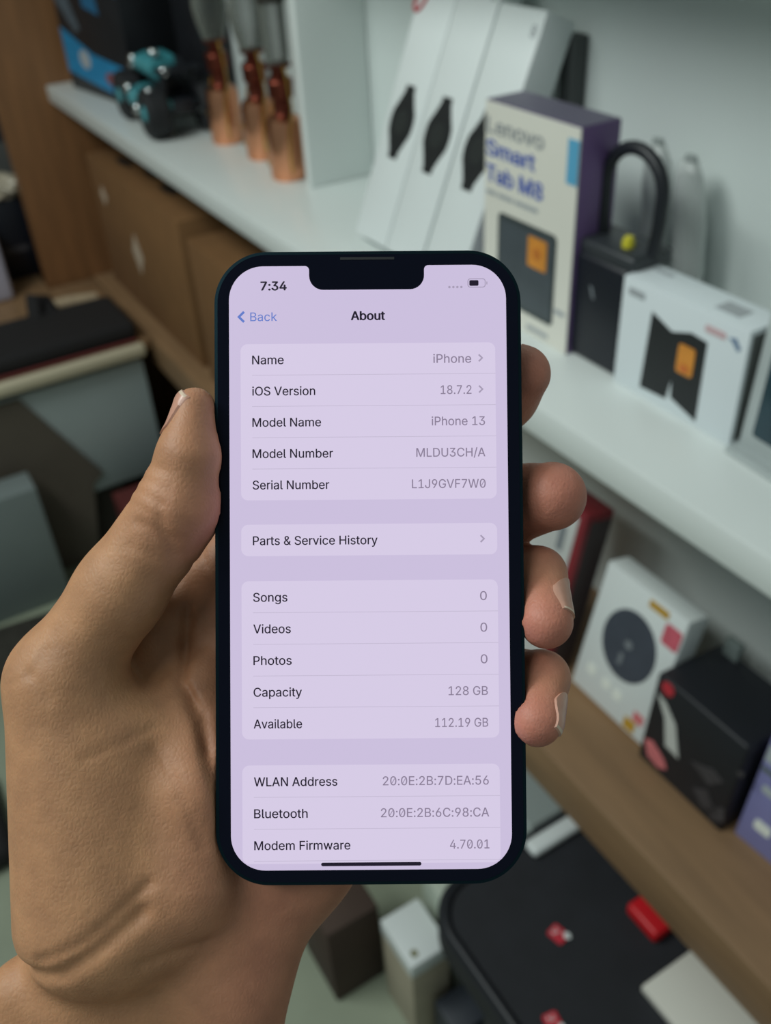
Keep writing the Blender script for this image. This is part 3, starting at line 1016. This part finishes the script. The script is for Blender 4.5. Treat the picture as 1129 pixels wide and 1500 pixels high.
# palm plate: metacarpals behind the phone
IK, MK, RK, PK = (-20.52, 5.14, -30.00), (-17.08, -14.90, -32.00), (-16.17, -33.07, -32.00), (-16.92, -48.92, -30.00)
blend((-58.25, -90.48, -26.00), 13.0, IK, 11.5, 9)
blend((-53.81, -92.26, -26.00), 14.0, MK, 12.0, 9)
blend((-44.55, -94.91, -24.00), 14.0, RK, 11.5, 9)
blend(WU, 13.0, (-19.13, -73.80, -23.00), 15.0, 8)
blend((-19.13, -73.80, -23.00), 14.5, PK, 11.0, 9)
blend((-51.58, -31.61, -24.00), 9.0, IK, 10.0, 8)
blend((-55.48, -24.27, -22.00), 9.0, (-25.93, 8.75, -30.00), 12.0, 3)
blend((-54.99, -20.50, -20.00), 7.0, (-37.86, -7.15, -26.00), 11.0, 3)
blend((-42.46, -27.77, -17.00), 4.6, (-40.21, -36.74, -15.00), 5.0, 4)
# fingers
chain([(IK, 11.0), ((22.94, 30.23, -28.00), 8.6), ((34.07, 41.75, -20.00), 7.8), ((37.49, 46.54, -15.00), 7.2)], 3.0)
chain([(MK, 11.5), ((26.15, 6.99, -28.00), 9.2), ((39.15, 15.25, -17.00), 8.6), ((44.05, 16.16, -10.00), 8.4)], 3.0)
chain([(RK, 11.0), ((34.07, -3.32, -27.00), 8.2), ((41.06, -3.02, -12.00), 6.6), ((41.18, -13.26, -1.00), 6.3)], 2.5)
chain([(PK, 10.5), ((34.23, -29.50, -24.00), 7.4), ((41.56, -27.72, -9.00), 6.3), ((38.79, -36.10, 0.00), 6.0)], 2.5)


def groove(pts, depth, width):
    """a skin crease following a line drawn over the palm side"""
    global D
    lo = [min(p[k] for p in pts) - 4 * width for k in (0, 1)]
    hi = [max(p[k] for p in pts) + 4 * width for k in (0, 1)]
    i0 = [max(0, int((lo[k] - LO[k]) / STEP)) for k in (0, 1)]
    i1 = [int((hi[k] - LO[k]) / STEP) + 1 for k in (0, 1)]
    X = AX[0][i0[0]:i1[0]][:, None]
    Y = AX[1][i0[1]:i1[1]][None, :]
    best = np.full((X.shape[0], Y.shape[1]), 99.0, np.float32)
    n = len(pts) - 1
    for q in range(n):
        a, b = np.array(pts[q][:2]), np.array(pts[q + 1][:2])
        ab = b - a
        t = np.clip(((X - a[0]) * ab[0] + (Y - a[1]) * ab[1]) / (ab @ ab), 0, 1)
        best = np.minimum(best, np.hypot(X - a[0] - t * ab[0], Y - a[1] - t * ab[1]))
    D[i0[0]:i1[0], i0[1]:i1[1], :] += (depth * np.exp(-(best / width) ** 2))[:, :, None]


groove([(-79.61, -92.86, 8.00), (-68.63, -90.58, 8.00), (-59.48, -84.48, 8.00), (-51.10, -77.61, 8.00)], 1.5, 2.0)
groove([(-73.21, -87.53, 8.00), (-62.53, -82.49, 8.00), (-49.57, -71.51, 8.00)], .8, 1.2)
groove([(-51.10, -89.61, 2.00), (-38.16, -88.18, 0.00)], .8, 1.6)
groove([(-45.76, -12.19, 0.00), (-46.55, -20.90, 0.00), (-46.07, -29.45, 0.00), (-40.14, -36.38, -2.00), (-33.75, -57.95, -2.00)], 1.5, 1.4)
groove([(-44.17, -30.40, 0.00), (-38.16, -44.65, 0.00)], .6, .9)
groove([(-44.17, -10.61, 0.00), (-49.53, -18.24, 2.00), (-55.78, -22.29, 6.00)], 3.8, 7.5)
groove([(-64.06, -43.31, 8.00), (-50.33, -37.97, 8.00)], .35, 1.0)
groove([(-51.62, 10.04, 6.00), (-47.47, 8.50, 6.00), (-42.85, 6.19, 6.00)], .5, .9)
groove([(-53.93, 4.65, 6.00), (-48.54, 2.81, 6.00)], .4, .8)
groove([(-46.54, 14.66, 6.00), (-44.69, 6.19, 6.00), (-40.85, -1.50, 6.00)], .5, 1.1)
groove([(-80.90, -26.50, 4.00), (-75.92, -24.17, 4.00), (-73.13, -18.73, 4.00)], .35, 1.0)
groove([(-52.67, 20.19, 2.00), (-48.08, 18.82, 6.00), (-44.24, 16.62, 8.00)], .4, .8)
groove([(-54.08, 17.68, 2.00), (-49.01, 16.04, 6.00), (-45.15, 13.57, 8.00)], .4, .8)
groove([(-55.65, 15.17, 2.00), (-50.54, 13.12, 6.00), (-46.37, 10.22, 8.00)], .4, .8)
groove([(-46.98, 9.30, 8.00), (-44.85, 4.73, 8.00), (-44.39, -0.74, 6.00)], .45, .8)
groove([(-78.55, -22.94, 2.00), (-73.94, -26.14, 6.00), (-71.68, -30.34, 8.00)], .35, .9)
groove([(-50.08, -42.30, 6.00), (-43.07, -51.07, 5.00), (-37.77, -64.51, 2.00)], .4, 1.0)
groove([(-49.51, 23.23, 4.00), (-45.46, 21.59, 6.00)], .3, .8)

# the skin yields to the phone it presses against
tl = (TILT.to_3x3().inverted())
Xg, Yg, Zg3 = AX[0][:, None, None], AX[1][None, :, None], AX[2][None, None, :]
qx = tl[0][0] * Xg + tl[0][1] * Yg + tl[0][2] * Zg3
qy = tl[1][0] * Xg + tl[1][1] * Yg + tl[1][2] * Zg3
qz = tl[2][0] * Xg + tl[2][1] * Yg + tl[2][2] * Zg3
ex = np.abs(qx) - (35.75 - 12.2)
ey = np.abs(qy) - (73.35 - 12.2)
e2 = np.hypot(np.maximum(ex, 0), np.maximum(ey, 0)) + np.minimum(np.maximum(ex, ey), 0) - 12.2
ez = np.abs(qz + 3.8) - 4.15
PD = np.maximum(e2 - .1, ez)
D = np.maximum(D, -PD)
del qx, qy, qz, ex, ey, e2, ez, PD
D[0], D[-1] = np.maximum(D[0], .3), np.maximum(D[-1], .3)
D[:, 0], D[:, -1] = np.maximum(D[:, 0], .3), np.maximum(D[:, -1], .3)


def surface(D):
    """surface nets over the distance field"""
    ins = D < 0
    c = np.zeros(tuple(s - 1 for s in D.shape), np.uint8)
    for a in (0, 1):
        for b in (0, 1):
            for e in (0, 1):
                c += ins[a:D.shape[0] - 1 + a, b:D.shape[1] - 1 + b, e:D.shape[2] - 1 + e]
    act = np.argwhere((c > 0) & (c < 8))
    idx = np.full(c.shape, -1, np.int32)
    idx[tuple(act.T)] = np.arange(len(act))
    acc = np.zeros((len(act), 3))
    cnt = np.zeros(len(act))
    cor = [(a, b, e) for a in (0, 1) for b in (0, 1) for e in (0, 1)]
    val = {q: D[act[:, 0] + q[0], act[:, 1] + q[1], act[:, 2] + q[2]] for q in cor}
    for q in cor:
        for k in range(3):
            if q[k] == 0:
                r = tuple(1 if j == k else q[j] for j in range(3))
                va, vb = val[q], val[r]
                m = (va < 0) != (vb < 0)
                t = np.where(m, va / np.where(m, va - vb, 1), 0)
                p = np.tile(np.array(q, float), (len(act), 1))
                p[:, k] += t
                acc[m] += p[m]
                cnt[m] += 1
    co = LO + STEP * (act + acc / cnt[:, None])
    quads = []
    for k in range(3):
        a, b = (k + 1) % 3, (k + 2) % 3
        s0 = [slice(1, -1)] * 3
        s0[k] = slice(0, -1)
        s1 = list(s0)
        s1[k] = slice(1, None)
        i_, j_ = ins[tuple(s0)], ins[tuple(s1)]
        e = np.argwhere(i_ != j_)
        off = np.ones(3, int)
        off[k] = 0
        flip = i_[tuple(e.T)]
        e = e + off

        def cell(da, db):
            g = e.copy()
            g[:, a] -= da
            g[:, b] -= db
            return idx[g[:, 0], g[:, 1], g[:, 2]]
        q = np.stack([cell(1, 1), cell(0, 1), cell(0, 0), cell(1, 0)], 1)
        q[~flip] = q[~flip][:, ::-1]
        quads.append(q)
    return co, np.concatenate(quads)


def sample(p):
    f = (np.asarray(p, float) - LO) / STEP
    i = np.clip(np.floor(f).astype(int), 0, np.array(D.shape) - 2)
    t = f - i
    r = 0.0
    for a in (0, 1):
        for b in (0, 1):
            for e in (0, 1):
                w = (t[0] if a else 1 - t[0]) * (t[1] if b else 1 - t[1]) * (t[2] if e else 1 - t[2])
                r += w * D[i[0] + a, i[1] + b, i[2] + e]
    return r


co, quads = surface(D)
nb = np.zeros_like(co)
cn = np.zeros(len(co))
for _ in range(2):
    nb[:] = 0
    cn[:] = 0
    for a, b in ((0, 1), (1, 2), (2, 3), (3, 0)):
        np.add.at(nb, quads[:, a], co[quads[:, b]])
        np.add.at(nb, quads[:, b], co[quads[:, a]])
        np.add.at(cn, quads[:, a], 1)
        np.add.at(cn, quads[:, b], 1)
    co = co + .5 * (nb / cn[:, None] - co)
me = bpy.data.meshes.new('hand')
me.from_pydata((co * .001).tolist(), [], quads.tolist())
me.update()
for p in me.polygons:
    p.use_smooth = True
# the skin's own colour: rosier fingertips and palm, tanned back
flush = np.zeros(len(co))
for c, r in (((38.36, 46.06, -14.00), 16), ((46.48, 15.30, -8.00), 22), ((40.04, -15.23, 1.00), 17), ((37.21, -37.85, 2.00), 17), ((-37.74, 10.75, -2.00), 12)):
    flush = np.maximum(flush, np.exp(-(np.linalg.norm(co - np.array(c), axis=1) / r) ** 2))
palm = np.clip((co[:, 0] + 52) / 26, 0, 1) * .55
flush = np.maximum(flush, palm)
at = me.attributes.new('flush', 'FLOAT', 'POINT')
at.data.foreach_set('value', flush.astype(np.float32))

SK = bpy.data.materials.new('skin')
SK.use_nodes = True
nt = SK.node_tree
b = nt.nodes['Principled BSDF']
N = nt.nodes.new
tc = N('ShaderNodeTexCoord')
att = N('ShaderNodeAttribute')
att.attribute_name = 'flush'
mixc = N('ShaderNodeMix')
mixc.data_type = 'RGBA'
mixc.inputs[6].default_value = lin((186, 138, 102))
mixc.inputs[7].default_value = lin((192, 124, 106))
nt.links.new(att.outputs['Fac'], mixc.inputs[0])
blot = N('ShaderNodeTexNoise')
blot.inputs['Scale'].default_value = 130
blot.inputs['Detail'].default_value = 5
nt.links.new(tc.outputs['Object'], blot.inputs['Vector'])
ramp = N('ShaderNodeValToRGB')
ramp.color_ramp.elements[0].position = .3
ramp.color_ramp.elements[1].position = .72
ramp.color_ramp.elements[0].color = (.84, .82, .82, 1)
ramp.color_ramp.elements[1].color = (1.06, 1.05, 1.03, 1)
nt.links.new(blot.outputs['Fac'], ramp.inputs['Fac'])
mul = N('ShaderNodeMix')
mul.data_type = 'RGBA'
mul.blend_type = 'MULTIPLY'
mul.inputs[0].default_value = 1
nt.links.new(mixc.outputs[2], mul.inputs[6])
nt.links.new(ramp.outputs['Color'], mul.inputs[7])
nt.links.new(mul.outputs[2], b.inputs['Base Color'])
b.inputs['Roughness'].default_value = .52
b.inputs['Specular IOR Level'].default_value = .35
b.inputs['Subsurface Weight'].default_value = .12
b.inputs['Subsurface Radius'].default_value = (.004, .0016, .0008)
b.inputs['Subsurface Scale'].default_value = .6
warp = N('ShaderNodeTexNoise')
warp.inputs['Scale'].default_value = 260
nt.links.new(tc.outputs['Object'], warp.inputs['Vector'])
mp = N('ShaderNodeMapping')
mp.inputs['Rotation'].default_value = (0, 0, math.radians(35))
mp.inputs['Scale'].default_value = (1.0, .75, 1.0)
nt.links.new(tc.outputs['Object'], mp.inputs['Vector'])
vor = N('ShaderNodeTexVoronoi')
vor.feature = 'DISTANCE_TO_EDGE'
vor.inputs['Scale'].default_value = 950
nt.links.new(mp.outputs[0], vor.inputs['Vector'])
add = N('ShaderNodeMath')
add.operation = 'MULTIPLY_ADD'
add.inputs[1].default_value = .55
nt.links.new(vor.outputs['Distance'], add.inputs[0])
nt.links.new(warp.outputs['Fac'], add.inputs[2])
bp = N('ShaderNodeBump')
bp.inputs['Strength'].default_value = .26
bp.inputs['Distance'].default_value = .0009
nt.links.new(add.outputs[0], bp.inputs['Height'])
nt.links.new(bp.outputs[0], b.inputs['Normal'])
me.materials.append(SK)
hand = bpy.data.objects.new('hand', me)
C.objects.link(hand)
hand.matrix_world = HOLD
tag(hand, 'left hand and wrist of a person, thumb and four fingers gripping the lit smartphone', 'hand')

NAILM = mat('nail', (198, 148, 128), 0.32, vary=0.05, scale=300)
NTIP = mat('nail_edge', (212, 190, 168), 0.4)


def nail(name, c, u, n, w, l):
    """a nail plate lying on the skin: c centre, u towards the fingertip, n outwards"""
    c, u, n = (np.array(q, float) for q in (c, u, n))
    u /= np.linalg.norm(u)
    n -= u * (n @ u)
    n /= np.linalg.norm(n)
    s = np.cross(n, u)
    NA, NB = 12, 16
    bm = bmesh.new()
    g = []
    for j in range(NB + 1):
        fb = j / NB * 2 - 1
        row = []
        for k in range(NA + 1):
            fa = k / NA * 2 - 1
            ww = w / 2 * (1 - .10 * fb * fb * (fb < 0))
            bb = fb * l / 2 * (1 - (.42 if fb < 0 else .2) * fa * fa)
            p = c + s * fa * ww + u * bb
            t = 6.0
            while t > -8 and sample(p + n * t) > 0:
                t -= .12
            row.append(p + n * max(t, -3.0))
        g.append(row)
    g = np.array(g)
    for _ in range(2):
        g[1:-1, 1:-1] = (g[:-2, 1:-1] + g[2:, 1:-1] + g[1:-1, :-2] + g[1:-1, 2:]) / 4
    for r in g:
        for q in r:
            while sample(q) < .12 and sample(q) > -3:
                q += n * .08
    top = [[bm.verts.new((q + n * .3) * .001) for q in r] for r in g]
    bot = [[bm.verts.new((q - n * .5) * .001) for q in r] for r in g]
    fs = []
    for j in range(NB):
        for k in range(NA):
            f = bm.faces.new((top[j][k], top[j][k + 1], top[j + 1][k + 1], top[j + 1][k]))
            f.material_index = 1 if j >= NB - 1 else 0
            bm.faces.new((bot[j][k], bot[j + 1][k], bot[j + 1][k + 1], bot[j][k + 1]))
    rim = [(0, k) for k in range(NA)] + [(j, NA) for j in range(NB)] + [(NB, k) for k in range(NA, 0, -1)] + [(j, 0) for j in range(NB, 0, -1)]
    for q in range(len(rim)):
        a, b2 = rim[q], rim[(q + 1) % len(rim)]
        bm.faces.new((top[a[0]][a[1]], bot[a[0]][a[1]], bot[b2[0]][b2[1]], top[b2[0]][b2[1]]))
    o = link(name, bm, NAILM, hand, True, 50)
    o.data.materials.append(NTIP)
    return o


nail('thumb_nail', (-44.96, 35.15, 0.00), (.36, .93, 0), (-1.0, .38, .14), 10.0, 11.5)
nail('finger_nail', (45.37, -8.52, -3.00), (.42, -.70, .55), (.88, .42, -.22), 8.8, 9.5)
nail('finger_nail', (42.90, -34.83, 0.00), (.12, -.85, .50), (.93, .22, .24), 7.6, 9.5)
nail('finger_nail', (40.29, 48.66, -20.00), (.6, .8, .1), (.6, -.05, -1.0), 8.6, 9.0)
nail('finger_nail', (44.77, 14.39, -16.00), (1.0, .05, .2), (.15, .2, -1.0), 9.0, 9.0)
